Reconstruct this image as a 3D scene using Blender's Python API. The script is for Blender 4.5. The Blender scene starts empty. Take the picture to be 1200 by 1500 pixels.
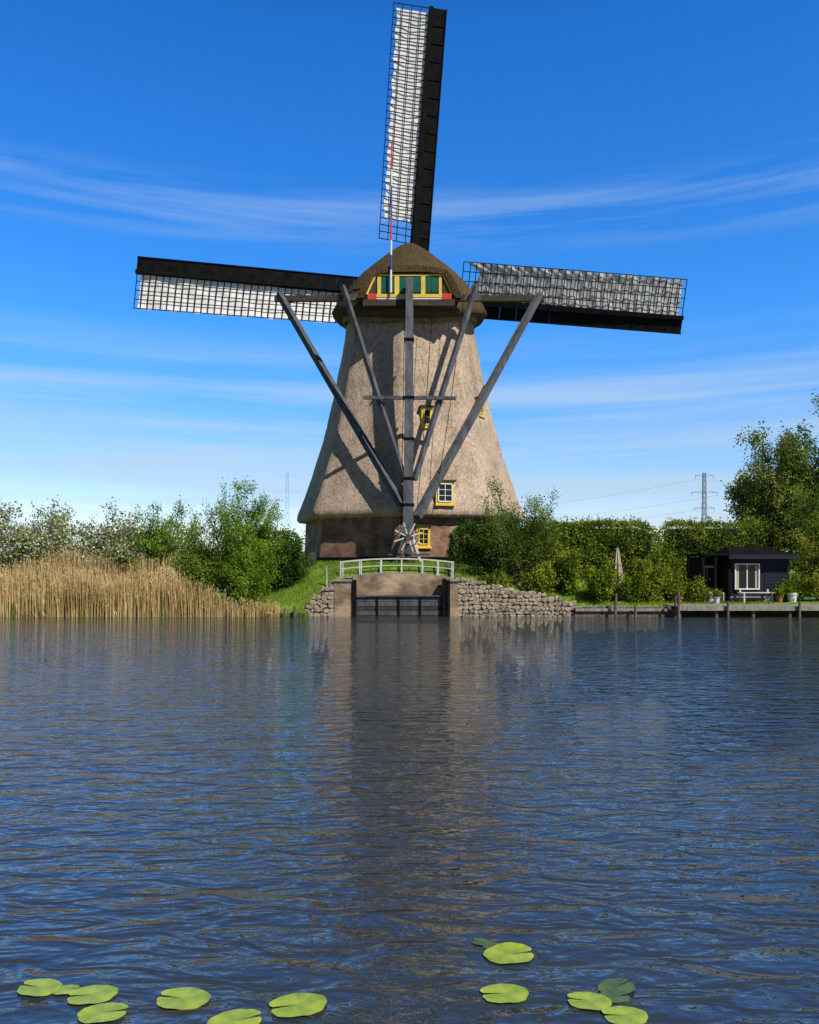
import bpy, math, random
import numpy as np
from mathutils import Vector, Matrix
R=math.radians
rng=np.random.default_rng(7)
random.seed(7)
scene=bpy.context.scene
COL=scene.collection

# ------------------------------------------------------------ materials
def newmat(name):
    m=bpy.data.materials.new(name); m.use_nodes=True
    nt=m.node_tree; nt.nodes.clear()
    out=nt.nodes.new('ShaderNodeOutputMaterial')
    return m,nt,out
def N(nt,t,**k):
    n=nt.nodes.new(t)
    for a,b in k.items():
        setattr(n,a,b)
    return n
def setin(n,**k):
    for a,b in k.items():
        n.inputs[a.replace('_',' ')].default_value=b
def ramp(nt,stops):
    r=N(nt,'ShaderNodeValToRGB')
    e=r.color_ramp.elements
    while len(e)<len(stops): e.new(0.5)
    for i,(p,c) in enumerate(stops):
        e[i].position=p; e[i].color=(c[0],c[1],c[2],1) if len(c)==3 else c
    return r
def surf(name,c1,c2,scale=3,rough=0.8,stretch=(1,1,1),bump=0.2,bscale=None,bdist=0.02,detail=6,lo=0.35,hi=0.65,spec=0.3):
    m,nt,out=newmat(name)
    tc=N(nt,'ShaderNodeTexCoord'); mp=N(nt,'ShaderNodeMapping')
    mp.inputs['Scale'].default_value=stretch
    nt.links.new(tc.outputs['Object'],mp.inputs[0])
    no=N(nt,'ShaderNodeTexNoise'); setin(no,Scale=scale,Detail=detail,Roughness=0.65)
    nt.links.new(mp.outputs[0],no.inputs['Vector'])
    rp=ramp(nt,[(lo,c1),(hi,c2)])
    nt.links.new(no.outputs['Fac'],rp.inputs[0])
    p=N(nt,'ShaderNodeBsdfPrincipled'); p.inputs['Roughness'].default_value=rough
    p.inputs['Specular IOR Level'].default_value=spec
    nt.links.new(rp.outputs[0],p.inputs['Base Color'])
    if bump>0:
        n2=N(nt,'ShaderNodeTexNoise'); setin(n2,Scale=bscale or scale*3,Detail=5)
        nt.links.new(mp.outputs[0],n2.inputs['Vector'])
        b=N(nt,'ShaderNodeBump'); setin(b,Strength=bump,Distance=bdist)
        nt.links.new(n2.outputs['Fac'],b.inputs['Height'])
        nt.links.new(b.outputs[0],p.inputs['Normal'])
    nt.links.new(p.outputs[0],out.inputs[0])
    return m
def leafmat(name,cols,trans=0.35,clump=1.2):
    m,nt,out=newmat(name)
    g=N(nt,'ShaderNodeNewGeometry')
    tc=N(nt,'ShaderNodeTexCoord')
    no=N(nt,'ShaderNodeTexNoise'); setin(no,Scale=clump,Detail=2)
    nt.links.new(tc.outputs['Object'],no.inputs['Vector'])
    a=N(nt,'ShaderNodeMath',operation='MULTIPLY_ADD'); a.inputs[1].default_value=0.5; 
    nt.links.new(g.outputs['Random Per Island'],a.inputs[0])
    b=N(nt,'ShaderNodeMath',operation='MULTIPLY_ADD'); b.inputs[1].default_value=2.0; b.inputs[2].default_value=-0.75
    nt.links.new(no.outputs['Fac'],b.inputs[0]); nt.links.new(b.outputs[0],a.inputs[2])
    n=len(cols)
    rp=ramp(nt,[(i/(n-1),c) for i,c in enumerate(cols)])
    nt.links.new(a.outputs[0],rp.inputs[0])
    d=N(nt,'ShaderNodeBsdfDiffuse')
    t=N(nt,'ShaderNodeBsdfTranslucent'); mx=N(nt,'ShaderNodeMixShader'); mx.inputs[0].default_value=trans
    nt.links.new(rp.outputs[0],d.inputs[0]); nt.links.new(rp.outputs[0],t.inputs[0])
    nt.links.new(d.outputs[0],mx.inputs[1]); nt.links.new(t.outputs[0],mx.inputs[2])
    nt.links.new(mx.outputs[0],out.inputs[0])
    return m

def thatch_mat(name,dark,light,bdist=0.07):
    m,nt,out=newmat(name)
    tc=N(nt,'ShaderNodeTexCoord')
    def noise(st,sc,det=6):
        mp=N(nt,'ShaderNodeMapping'); mp.inputs['Scale'].default_value=st
        nt.links.new(tc.outputs['Object'],mp.inputs[0])
        n=N(nt,'ShaderNodeTexNoise'); setin(n,Scale=sc,Detail=det,Roughness=0.7)
        nt.links.new(mp.outputs[0],n.inputs['Vector']); return n
    a=noise((1,1,0.25),12); b=noise((1,1,0.6),0.8,4); c=noise((1,1,1.4),9,5)
    m1=N(nt,'ShaderNodeMath',operation='MULTIPLY_ADD'); m1.inputs[1].default_value=0.4
    m2=N(nt,'ShaderNodeMath',operation='MULTIPLY'); m2.inputs[1].default_value=0.3
    nt.links.new(b.outputs['Fac'],m2.inputs[0]); nt.links.new(a.outputs['Fac'],m1.inputs[0]); nt.links.new(m2.outputs[0],m1.inputs[2])
    m3=N(nt,'ShaderNodeMath',operation='MULTIPLY_ADD'); m3.inputs[1].default_value=0.4
    nt.links.new(c.outputs['Fac'],m3.inputs[0]); nt.links.new(m1.outputs[0],m3.inputs[2])
    rp=ramp(nt,[(0.42,dark),(0.66,light)])
    nt.links.new(m3.outputs[0],rp.inputs[0])
    p=N(nt,'ShaderNodeBsdfPrincipled'); setin(p,Roughness=0.95); p.inputs['Specular IOR Level'].default_value=0.05
    nt.links.new(rp.outputs[0],p.inputs['Base Color'])
    bp=N(nt,'ShaderNodeBump'); setin(bp,Strength=0.8,Distance=bdist); nt.links.new(m3.outputs[0],bp.inputs['Height'])
    nt.links.new(bp.outputs[0],p.inputs['Normal']); nt.links.new(p.outputs[0],out.inputs[0])
    return m
def brick_mat(name,c1,c2,mortar,bw=0.22,rh=0.075):
    m,nt,out=newmat(name)
    tc=N(nt,'ShaderNodeTexCoord'); sp=N(nt,'ShaderNodeSeparateXYZ'); nt.links.new(tc.outputs['Object'],sp.inputs[0])
    a=N(nt,'ShaderNodeMath',operation='MULTIPLY_ADD'); a.inputs[1].default_value=0.6
    nt.links.new(sp.outputs[1],a.inputs[0]); nt.links.new(sp.outputs[0],a.inputs[2])
    cb=N(nt,'ShaderNodeCombineXYZ'); nt.links.new(a.outputs[0],cb.inputs[0]); nt.links.new(sp.outputs[2],cb.inputs[1])
    br=N(nt,'ShaderNodeTexBrick'); setin(br,Color1=(*c1,1),Color2=(*c2,1),Mortar=(*mortar,1),Scale=1.0)
    br.inputs['Mortar Size'].default_value=0.01; br.inputs['Brick Width'].default_value=bw; br.inputs['Row Height'].default_value=rh
    nt.links.new(cb.outputs[0],br.inputs['Vector'])
    no=N(nt,'ShaderNodeTexNoise'); setin(no,Scale=1.8,Detail=7); nt.links.new(tc.outputs['Object'],no.inputs['Vector'])
    rp=ramp(nt,[(0.35,(0.4,0.37,0.34)),(0.65,(1.15,1.08,1.0))]); nt.links.new(no.outputs['Fac'],rp.inputs[0])
    mx=N(nt,'ShaderNodeMixRGB',blend_type='MULTIPLY'); mx.inputs[0].default_value=1
    nt.links.new(br.outputs[0],mx.inputs[1]); nt.links.new(rp.outputs[0],mx.inputs[2])
    p=N(nt,'ShaderNodeBsdfPrincipled'); setin(p,Roughness=0.9)
    nt.links.new(mx.outputs[0],p.inputs['Base Color'])
    nt.links.new(p.outputs[0],out.inputs[0]); return m

M_thatch=thatch_mat('thatch',(0.18,0.13,0.092),(0.62,0.485,0.36))
M_thatch2=thatch_mat('thatch_cap',(0.028,0.019,0.010),(0.125,0.088,0.045))
M_brick=brick_mat('brick',(0.29,0.13,0.085),(0.40,0.20,0.125),(0.28,0.25,0.21))
M_brick2=brick_mat('brick_old',(0.32,0.22,0.13),(0.46,0.33,0.21),(0.34,0.3,0.23))
M_wood=surf('weathered_grey_wood',(0.04,0.045,0.053),(0.11,0.118,0.13),scale=4,stretch=(1,1,0.3))
M_tar=surf('tarred_wood',(0.004,0.004,0.0045),(0.011,0.011,0.012),scale=3,rough=0.9,spec=0.08)
M_lat=surf('lattice_wood',(0.012,0.011,0.01),(0.035,0.03,0.027),scale=5,rough=0.9,bump=0,spec=0.1)
M_brown=surf('dark_brown_wood',(0.025,0.019,0.014),(0.06,0.046,0.036),scale=5,rough=0.7)
M_yellow=surf('yellow_paint',(0.66,0.45,0.05),(0.80,0.58,0.10),scale=3,rough=0.5,bump=0.05)
M_green=surf('green_paint',(0.004,0.08,0.05),(0.008,0.125,0.075),scale=3,rough=0.4,bump=0.05)
M_red=surf('red_paint',(0.6,0.03,0.015),(0.7,0.05,0.02),scale=3,rough=0.5,bump=0)
M_blue=surf('blue_paint',(0.02,0.07,0.3),(0.03,0.09,0.38),scale=3,rough=0.5,bump=0)
M_white=surf('white_paint',(0.62,0.62,0.6),(0.78,0.78,0.76),scale=6,rough=0.5,bump=0.05)
M_rail=surf('grey_white_paint',(0.45,0.45,0.45),(0.68,0.68,0.67),scale=6,rough=0.6,bump=0.05)
M_stone=surf('stone',(0.16,0.13,0.09),(0.50,0.41,0.31),scale=2.6,rough=0.9,lo=0.3,hi=0.7,bump=0.4)
M_mortar=surf('mortar',(0.06,0.052,0.04),(0.15,0.13,0.09),scale=5,rough=0.95)
M_pier=surf('concrete',(0.2,0.18,0.15),(0.35,0.32,0.28),scale=3,rough=0.9)
M_navy=surf('navy_boards',(0.006,0.008,0.018),(0.014,0.02,0.036),scale=4,rough=0.6,stretch=(1,1,6))
M_deck=surf('grey_deck',(0.16,0.145,0.125),(0.36,0.33,0.29),scale=4,stretch=(3,0.4,1),rough=0.85)
M_post=surf('old_post',(0.07,0.055,0.04),(0.2,0.17,0.13),scale=6,rough=0.9)
M_bark=surf('bark',(0.05,0.04,0.03),(0.14,0.12,0.09),scale=6,rough=0.95,bump=0)
M_canvas=surf('beige_canvas',(0.36,0.31,0.24),(0.48,0.42,0.33),scale=4,rough=0.9)
M_ring=surf('ring_beam_wood',(0.16,0.12,0.06),(0.28,0.22,0.12),scale=4,rough=0.9)
M_pylon=surf('hazed_steel',(0.24,0.31,0.40),(0.29,0.36,0.46),scale=1,rough=0.6,bump=0)  # pale blue-grey: distance haze put into the steel colour
M_cable=surf('cable_aluminium',(0.30,0.37,0.44),(0.36,0.44,0.50),scale=1,rough=0.6,bump=0)
M_terra=surf('terracotta',(0.35,0.14,0.07),(0.45,0.2,0.1),scale=6)
def glass():
    m,nt,out=newmat('window_glass')
    p=N(nt,'ShaderNodeBsdfPrincipled'); setin(p,Roughness=0.05); p.inputs['Base Color'].default_value=(0.015,0.018,0.02,1)
    nt.links.new(p.outputs[0],out.inputs[0]); return m
M_glass=glass()
def clothmat(name,a,b):
    m,nt,out=newmat(name)
    tc=N(nt,'ShaderNodeTexCoord'); no=N(nt,'ShaderNodeTexNoise'); setin(no,Scale=2.2,Detail=6)
    nt.links.new(tc.outputs['Object'],no.inputs['Vector'])
    rp=ramp(nt,[(0.3,a),(0.6,b)]); nt.links.new(no.outputs['Fac'],rp.inputs[0])
    d=N(nt,'ShaderNodeBsdfDiffuse'); t=N(nt,'ShaderNodeBsdfTranslucent'); mx=N(nt,'ShaderNodeMixShader'); mx.inputs[0].default_value=0.08
    nt.links.new(rp.outputs[0],d.inputs[0]); nt.links.new(rp.outputs[0],t.inputs[0])
    b=N(nt,'ShaderNodeBump'); setin(b,Strength=0.3,Distance=0.05); nt.links.new(no.outputs['Fac'],b.inputs['Height']); nt.links.new(b.outputs[0],d.inputs['Normal'])
    nt.links.new(d.outputs[0],mx.inputs[1]); nt.links.new(t.outputs[0],mx.inputs[2]); nt.links.new(mx.outputs[0],out.inputs[0]); return m
M_cloth=clothmat('sail_cloth',(0.78,0.76,0.72),(0.92,0.90,0.86))
M_cloth2=clothmat('sail_cloth_shaded',(0.48,0.47,0.45),(0.72,0.70,0.67))  # greyer copy for the right-hand sail, its weaker light put into the colour

# ------------------------------------------------------------ mesh building
class MB:
    def __init__(s): s.v=[];s.f=[];s.m=[];s.mats=[]
    def mi(s,mat):
        if mat not in s.mats: s.mats.append(mat)
        return s.mats.index(mat)
    def add(s,vs,fs,mat):
        o=len(s.v); s.v+= [tuple(v) for v in vs]; i=s.mi(mat)
        for f in fs: s.f.append([o+a for a in f]); s.m.append(i)
    def hexa(s,c,mat): # 8 corners bottom4 ccw, top4
        s.add(c,[(3,2,1,0),(4,5,6,7),(0,1,5,4),(1,2,6,5),(2,3,7,6),(3,0,4,7)],mat)
    def box(s,x0,x1,y0,y1,z0,z1,mat):
        s.hexa([(x0,y0,z0),(x1,y0,z0),(x1,y1,z0),(x0,y1,z0),(x0,y0,z1),(x1,y0,z1),(x1,y1,z1),(x0,y1,z1)],mat)
    def beam(s,p,q,w,h,mat,w2=None,h2=None,up=(0,0,1)):
        p=Vector(p);q=Vector(q);d=(q-p).normalized(); u=Vector(up)
        if abs(d.dot(u))>0.97: u=Vector((0,-1,0))
        a=d.cross(u).normalized(); b=a.cross(d).normalized()
        w2=w if w2 is None else w2; h2=h if h2 is None else h2
        c=[]
        for P,W,H in ((p,w,h),(q,w2,h2)):
            for sa,sb in ((-1,-1),(1,-1),(1,1),(-1,1)):
                c.append(P+a*sa*W/2+b*sb*H/2)
        s.add(c,[(0,1,2,3),(7,6,5,4),(0,4,5,1),(1,5,6,2),(2,6,7,3),(3,7,4,0)],mat)
    def tube(s,pts,rad,mat,n=6):
        pts=[Vector(p) for p in pts]; vs=[];fs=[]
        for i,p in enumerate(pts):
            d=(pts[min(i+1,len(pts)-1)]-pts[max(i-1,0)]).normalized()
            u=Vector((0,0,1)) if abs(d.z)<0.95 else Vector((0,1,0))
            a=d.cross(u).normalized(); b=a.cross(d)
            r=rad[i] if hasattr(rad,'__len__') else rad
            for k in range(n):
                t=2*math.pi*k/n; vs.append(p+a*math.cos(t)*r+b*math.sin(t)*r)
        for i in range(len(pts)-1):
            for k in range(n):
                k2=(k+1)%n; fs.append((i*n+k,i*n+k2,(i+1)*n+k2,(i+1)*n+k))
        fs.append(tuple(range(n))[::-1]); fs.append(tuple((len(pts)-1)*n+k for k in range(n)))
        s.add(vs,fs,mat)
    def obj(s,name,parent=None,smooth=False):
        me=bpy.data.meshes.new(name); me.from_pydata(s.v,[],s.f)
        for m in s.mats: me.materials.append(m)
        me.polygons.foreach_set('material_index',s.m)
        if smooth: me.polygons.foreach_set('use_smooth',[True]*len(s.f))
        me.update(); o=bpy.data.objects.new(name,me); COL.objects.link(o)
        if parent: o.parent=parent
        return o
def npmesh(name,V,F,mats,parent=None,smooth=False,mi=None):
    V=np.asarray(V,dtype=np.float32);F=np.asarray(F,dtype=np.int32)
    k=F.shape[1]; me=bpy.data.meshes.new(name)
    me.vertices.add(len(V)); me.vertices.foreach_set('co',V.ravel())
    me.loops.add(F.size); me.loops.foreach_set('vertex_index',F.ravel())
    me.polygons.add(len(F)); me.polygons.foreach_set('loop_start',np.arange(0,F.size,k,dtype=np.int32))
    try: me.polygons.foreach_set('loop_total',np.full(len(F),k,dtype=np.int32))
    except Exception: pass
    for m in mats: me.materials.append(m)
    if mi is not None: me.polygons.foreach_set('material_index',np.asarray(mi,dtype=np.int32))
    if smooth: me.polygons.foreach_set('use_smooth',np.ones(len(F),dtype=bool))
    me.update(calc_edges=True); me.validate()
    o=bpy.data.objects.new(name,me); COL.objects.link(o)
    if parent: o.parent=parent
    return o
def empty(name):
    e=bpy.data.objects.new(name,None); COL.objects.link(e); return e
def leaves(name,P,L,W,mats,parent=None,mi=None,upb=0.0):
    P=np.asarray(P); n=len(P)
    u=rng.normal(size=(n,3)); u[:,2]+=upb; u/=np.linalg.norm(u,axis=1)[:,None]
    w=rng.normal(size=(n,3)); v=np.cross(u,w); v/=np.linalg.norm(v,axis=1)[:,None]
    l=L*rng.uniform(0.6,1.3,(n,1)); ww=W*rng.uniform(0.6,1.3,(n,1))
    V=np.stack([P-u*l/2,P+v*ww/2,P+u*l/2,P-v*ww/2],axis=1).reshape(-1,3)
    F=np.arange(4*n).reshape(-1,4)
    return npmesh(name,V,F,mats,parent,mi=mi)

# ------------------------------------------------------------ camera / light / world
cam=bpy.data.cameras.new('camera'); co=bpy.data.objects.new('camera',cam); COL.objects.link(co)
cam.sensor_fit='HORIZONTAL'; cam.sensor_width=36; cam.lens=36; cam.shift_y=82/1200
co.location=(0,0,1.8); co.rotation_euler=(R(90),0,0); cam.clip_end=10000; cam.clip_start=0.1
scene.camera=co
SA,SE=R(42),R(47)
sv=Vector((math.sin(SA)*math.cos(SE),-math.cos(SA)*math.cos(SE),math.sin(SE)))
sl=bpy.data.lights.new('sun','SUN'); sl.energy=5.0; sl.angle=R(0.5); sl.color=(1,0.95,0.87)
so=bpy.data.objects.new('sun',sl); COL.objects.link(so); so.rotation_euler=(-sv).to_track_quat('-Z','Y').to_euler(); so.location=(10,-10,30)
w=bpy.data.worlds.new('World'); scene.world=w; w.use_nodes=True; nt=w.node_tree; nt.nodes.clear()
out=N(nt,'ShaderNodeOutputWorld'); bg=N(nt,'ShaderNodeBackground'); bg.inputs[1].default_value=0.15
sky=N(nt,'ShaderNodeTexSky'); sky.sky_type='NISHITA'; sky.sun_disc=False; sky.sun_elevation=SE; sky.sun_rotation=math.pi-SA
sky.air_density=1.0; sky.dust_density=0.2; sky.ozone_density=3.0; sky.altitude=0
hs=N(nt,'ShaderNodeHueSaturation'); setin(hs,Saturation=1.22,Value=1.0)
nt.links.new(sky.outputs[0],hs.inputs['Color'])
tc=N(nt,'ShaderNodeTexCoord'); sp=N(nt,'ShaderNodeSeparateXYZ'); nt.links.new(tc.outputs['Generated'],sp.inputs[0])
tr=ramp(nt,[(0.0,(0.50,0.45,0.50)),(0.11,(0.44,0.455,0.54)),(0.28,(0.22,0.50,0.72)),(0.55,(0.13,0.45,0.72)),(0.66,(0.09,0.2,0.3)),(1.0,(0.08,0.14,0.19))]); nt.links.new(sp.outputs[2],tr.inputs[0])  # upper stops darken the zenith to lower ambient light
dv=N(nt,'ShaderNodeMixRGB',blend_type='MULTIPLY'); dv.inputs[0].default_value=1; nt.links.new(hs.outputs[0],dv.inputs[1]); nt.links.new(tr.outputs[0],dv.inputs[2])
# sky raised ahead of the camera, dimmed behind it to cut ambient fill
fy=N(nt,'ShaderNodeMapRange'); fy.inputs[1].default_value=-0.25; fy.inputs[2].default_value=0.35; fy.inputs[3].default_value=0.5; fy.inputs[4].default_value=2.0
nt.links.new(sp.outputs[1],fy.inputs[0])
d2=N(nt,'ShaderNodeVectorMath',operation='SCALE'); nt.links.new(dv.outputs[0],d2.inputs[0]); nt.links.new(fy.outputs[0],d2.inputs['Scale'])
def cirrus(scale,loc,rot,th,mask,noisescale=1.5):
    mp=N(nt,'ShaderNodeMapping'); mp.inputs['Scale'].default_value=scale; mp.inputs['Rotation'].default_value=(0,R(rot),0); mp.inputs['Location'].default_value=loc
    nt.links.new(tc.outputs['Generated'],mp.inputs[0])
    no=N(nt,'ShaderNodeTexNoise'); setin(no,Scale=noisescale,Detail=8,Roughness=0.6,Distortion=0.3); nt.links.new(mp.outputs[0],no.inputs['Vector'])
    cr=ramp(nt,[(th[0],(0,0,0)),(th[1],(1,1,1))]); nt.links.new(no.outputs['Fac'],cr.inputs[0])
    er=ramp(nt,[(a,(b,)*3) for a,b in mask]); nt.links.new(sp.outputs[2],er.inputs[0])
    mu=N(nt,'ShaderNodeMath',operation='MULTIPLY'); nt.links.new(cr.outputs[0],mu.inputs[0]); nt.links.new(er.outputs[0],mu.inputs[1]); return mu.outputs[0]
c1=cirrus((0.9,0.9,19),(0.9,0,2.9),0.6,(0.40,0.68),[(0.0,0.6),(0.17,0.85),(0.235,0.35),(0.28,0.0)])
c2=cirrus((1.3,1.3,24),(0.75,0,0.6),-1.0,(0.47,0.82),[(0.35,0.0),(0.385,0.5),(0.405,0.45),(0.43,0.0)])
ad=N(nt,'ShaderNodeMath',operation='ADD'); ad.use_clamp=True; nt.links.new(c1,ad.inputs[0]); nt.links.new(c2,ad.inputs[1])
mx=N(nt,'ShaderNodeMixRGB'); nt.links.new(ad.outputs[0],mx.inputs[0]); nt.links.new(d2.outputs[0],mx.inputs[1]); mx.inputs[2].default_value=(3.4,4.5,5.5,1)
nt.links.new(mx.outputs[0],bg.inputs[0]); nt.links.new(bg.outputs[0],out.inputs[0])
scene.view_settings.view_transform='Standard'; scene.view_settings.look='None'; scene.view_settings.exposure=0

# ------------------------------------------------------------ ground
def sstep(a,b,x):
    t=np.clip((x-a)/(b-a),0,1); return t*t*(3-2*t)
def hz(x,y):
    x=np.asarray(x,float);y=np.asarray(y,float)
    ax=np.where(x<0,8.0,11.0); ay=np.where(y<39,8.2,6.5)
    d=np.sqrt((x/ax)**2+((y-39)/ay)**2)
    m=sstep(1.15,0.72,d)
    base=0.42+0.06*np.sin(x*0.7)*np.cos(y*0.5)
    z=base+(2.0-base)*m
    edge=30.55
    walled=(x>-3.9)&(x<6.2)
    s=np.where(walled,sstep(edge-0.1,edge+0.3,y),sstep(edge-0.4,edge+0.9,y))
    z=-0.6+(z+0.6)*s
    rec=(x>-2.45)&(x<1.7)&(y<32.2)
    return np.where(rec,-0.6,z)
def axis(lo,hi,step,far):
    a=list(np.arange(lo,hi+1e-6,step)); s=step
    x=a[-1]; r=[]
    while x<far: s*=1.25; x+=s; r.append(x)
    return a,r
a,r=axis(-24,24,0.3,4000); xs=np.array([-q for q in r[::-1]]+a+r)
a,r=axis(30.0,48,0.3,5000); ys=np.array(a+r)
X,Y=np.meshgrid(xs,ys); Z=hz(X,Y)
Z+=np.where((Z>0.3),rng.normal(scale=0.012,size=Z.shape),0)
V=np.stack([X.ravel(),Y.ravel(),Z.ravel()],1); nx=len(xs);ny=len(ys)
I=np.arange(nx*ny).reshape(ny,nx); F=np.stack([I[:-1,:-1],I[:-1,1:],I[1:,1:],I[1:,:-1]],-1).reshape(-1,4)
M_grass=surf('grass',(0.07,0.12,0.012),(0.17,0.27,0.03),scale=1.6,rough=0.9,bump=0.6,bscale=20)
npmesh('ground',V,F,[M_grass],smooth=True)

# ------------------------------------------------------------ water
def watermat():
    m,nt,out=newmat('canal_water')
    tc=N(nt,'ShaderNodeTexCoord')
    def noise(st,sc,det,dist=0,rot=0,rough=0.5):
        mp=N(nt,'ShaderNodeMapping'); mp.inputs['Scale'].default_value=st; mp.inputs['Rotation'].default_value=(0,0,rot)
        nt.links.new(tc.outputs['Object'],mp.inputs[0])
        n=N(nt,'ShaderNodeTexNoise'); setin(n,Scale=sc,Detail=det,Roughness=rough,Distortion=dist)
        nt.links.new(mp.outputs[0],n.inputs['Vector']); return n
    # x slopes are kept smaller than y slopes so that reflections stay in columns
    a=noise((0.5,1.25,1),5.0,2.0,0.8,R(7)); b=noise((0.45,1.2,1),2.2,2,0.6,R(-9)); c=noise((0.8,1.2,1),14,2,0,R(15))
    g=noise((0.6,1.0,1),0.16,3)
    gr=ramp(nt,[(0.3,(0.65,)*3),(0.7,(1.0,)*3)]); nt.links.new(g.outputs['Fac'],gr.inputs[0])
    def mad(n,k,prev=None):
        q=N(nt,'ShaderNodeMath',operation='MULTIPLY_ADD'); q.inputs[1].default_value=k; q.inputs[2].default_value=0
        nt.links.new(n,q.inputs[0])
        if prev: nt.links.new(prev,q.inputs[2])
        return q.outputs[0]
    h=mad(a.outputs['Fac'],0.058); h=mad(b.outputs['Fac'],0.050,h); h=mad(c.outputs['Fac'],0.008,h)
    hm=N(nt,'ShaderNodeMath',operation='MULTIPLY'); nt.links.new(h,hm.inputs[0]); nt.links.new(gr.outputs[0],hm.inputs[1])
    b1=N(nt,'ShaderNodeBump'); setin(b1,Strength=1.0,Distance=1.0); nt.links.new(hm.outputs[0],b1.inputs['Height'])
    p=N(nt,'ShaderNodeBsdfPrincipled'); setin(p,Roughness=0.01,IOR=1.85); p.inputs['Base Color'].default_value=(0.032,0.040,0.045,1)
    nt.links.new(b1.outputs[0],p.inputs['Normal']); nt.links.new(p.outputs[0],out.inputs[0]); return m
M_water=watermat()
wb=MB(); wb.add([(-1500,-60,0),(1500,-60,0),(1500,33,0),(-1500,33,0)],[(0,1,2,3)],M_water); wb.obj('water')

# ------------------------------------------------------------ windmill
mill=empty('windmill'); CY=40.0
normals=[R(-72.5+45*i) for i in range(8)]
def octr(phi,soft=0.0):
    best=min((abs((phi-n+math.pi)%(2*math.pi)-math.pi)) for n in normals)
    o=math.cos(R(22.5))/math.cos(best); return o*(1-soft)+0.97*soft
def dirv(phi): return Vector((math.sin(phi),-math.cos(phi),0)) # phi from camera-facing side toward +x
prof=[(4.15,5.62),(4.4,5.56),(5.2,5.22),(6.2,4.88),(7.0,4.6),(7.87,4.33),(9.53,3.9),(11.5,3.48),(13.2,3.17),(14.9,2.95)]
pz=[p[0] for p in prof]; pr=[p[1] for p in prof]
def bodyR(z): return float(np.interp(z,pz,pr))
NA=144; zl=list(np.linspace(4.15,14.9,48))
V=[];F=[]
rows=[(3.98,-0.75,0)]+[(4.0,-0.12,0)]+[(z,0,0) for z in zl]
for (z,dr,_) in rows:
    for k in range(NA):
        ph=2*math.pi*k/NA; rr=(bodyR(max(z,4.15))+dr)*octr(ph,0.05)
        rr+=0.012*math.sin(k*2.3+z*3)+rng.normal()*0.006
        v=dirv(ph)*rr; V.append((v.x,CY+v.y,z+(rng.normal()*0.018 if z<4.2 else 0)))
for i in range(len(rows)-1):
    for k in range(NA):
        k2=(k+1)%NA; F.append((i*NA+k,i*NA+k2,(i+1)*NA+k2,(i+1)*NA+k))
npmesh('thatched_body',V,F,[M_thatch],mill,smooth=True)
# brick base
b=MB(); vs=[];fs=[]
for z,rr in ((0.8,5.28),(4.5,5.12)):
    for n in normals:
        v=dirv(n+R(22.5))*rr; vs.append((v.x,CY+v.y,z))
for k in range(8): fs.append((k,(k+1)%8,8+(k+1)%8,8+k))
b.add(vs,fs,M_brick)
vs=[];fs=[]
for z,rr in ((0.8,5.34),(2.25,5.34),(2.28,5.26)):
    for n in normals:
        v=dirv(n+R(22.5))*rr; vs.append((v.x,CY+v.y,z))
for i in range(2):
    for k in range(8): fs.append((i*8+k,i*8+(k+1)%8,i*8+8+(k+1)%8,i*8+8+k))
b.add(vs,fs,M_tar)
b.obj('brick_base',mill)
# windows
def window(bm,center,nphi,wd,ht,lean=0.0,depth=0.25,panes=(2,3),dark=False):
    n=dirv(nphi); t=Vector((math.cos(nphi),math.sin(nphi),0)); up=Vector((0,0,1))
    C=Vector(center)
    def bx(u0,u1,v0,v1,d0,d1,mat):
        c=[]
        for v in (v0,v1):
            for (u,d) in ((u0,d1),(u1,d1),(u1,d0),(u0,d0)):
                c.append(C+t*u+up*v+n*d)
        bm.hexa(c,mat)
    fw=0.10
    bx(-wd/2,wd/2,-ht/2,ht/2,-depth*2.2,0.0,M_yellow)
    bx(-wd/2-0.04,wd/2+0.04,-ht/2-0.09,-ht/2-0.003,-0.1,0.09,M_yellow)
    bx(-wd/2-0.06,wd/2+0.06,ht/2+0.003,ht/2+0.07,-depth*2.4,0.1,M_brown)
    bx(-wd/2+fw,wd/2-fw,-ht/2+fw,ht/2-fw,0.002,0.006,M_glass)
    fm=M_yellow if dark else M_white
    for s in (-1,1):
        bx(s*(wd/2-fw)-0.025,s*(wd/2-fw)+0.025,-ht/2+fw,ht/2-fw,0.003,0.045,fm)
    for s in (-1,1):
        bx(-wd/2+fw+0.026,wd/2-fw-0.026,s*(ht/2-fw)-0.025,s*(ht/2-fw)+0.025,0.003,0.045,fm)
    for i in range(1,panes[0]):
        u=-wd/2+fw+(wd-2*fw)*i/panes[0]; bx(u-0.015,u+0.015,-ht/2+fw+0.026,ht/2-fw-0.026,0.004,0.03,fm)
    for i in range(1,panes[1]):
        v=-ht/2+fw+(ht-2*fw)*i/panes[1]; bx(-wd/2+fw+0.027,wd/2-fw-0.027,v-0.012,v+0.012,0.004,0.026,fm)
b=MB()
def onface(nphi,z,off,extra=0.0,Rr=None):
    ap=(Rr if Rr else bodyR(z))*math.cos(R(22.5)); n=dirv(nphi); t=Vector((math.cos(nphi),math.sin(nphi),0))
    v=n*(ap+extra)+t*off; return (v.x,CY+v.y,z)
window(b,onface(R(17.5),5.02,-0.05,0.32),R(17.5),0.82,0.95,panes=(2,3))
window(b,onface(R(17.5),8.45,-0.45,0.14),R(17.5),0.5,0.85,panes=(1,2),dark=True)
window(b,onface(R(62.5),9.3,0.0,0.1),R(62.5),0.55,0.75,panes=(2,2),dark=True)
window(b,onface(R(17.5),3.15,-0.9,0.03,5.2),R(17.5),0.62,0.85,panes=(2,3),dark=True)
b.obj('windows',mill)

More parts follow.
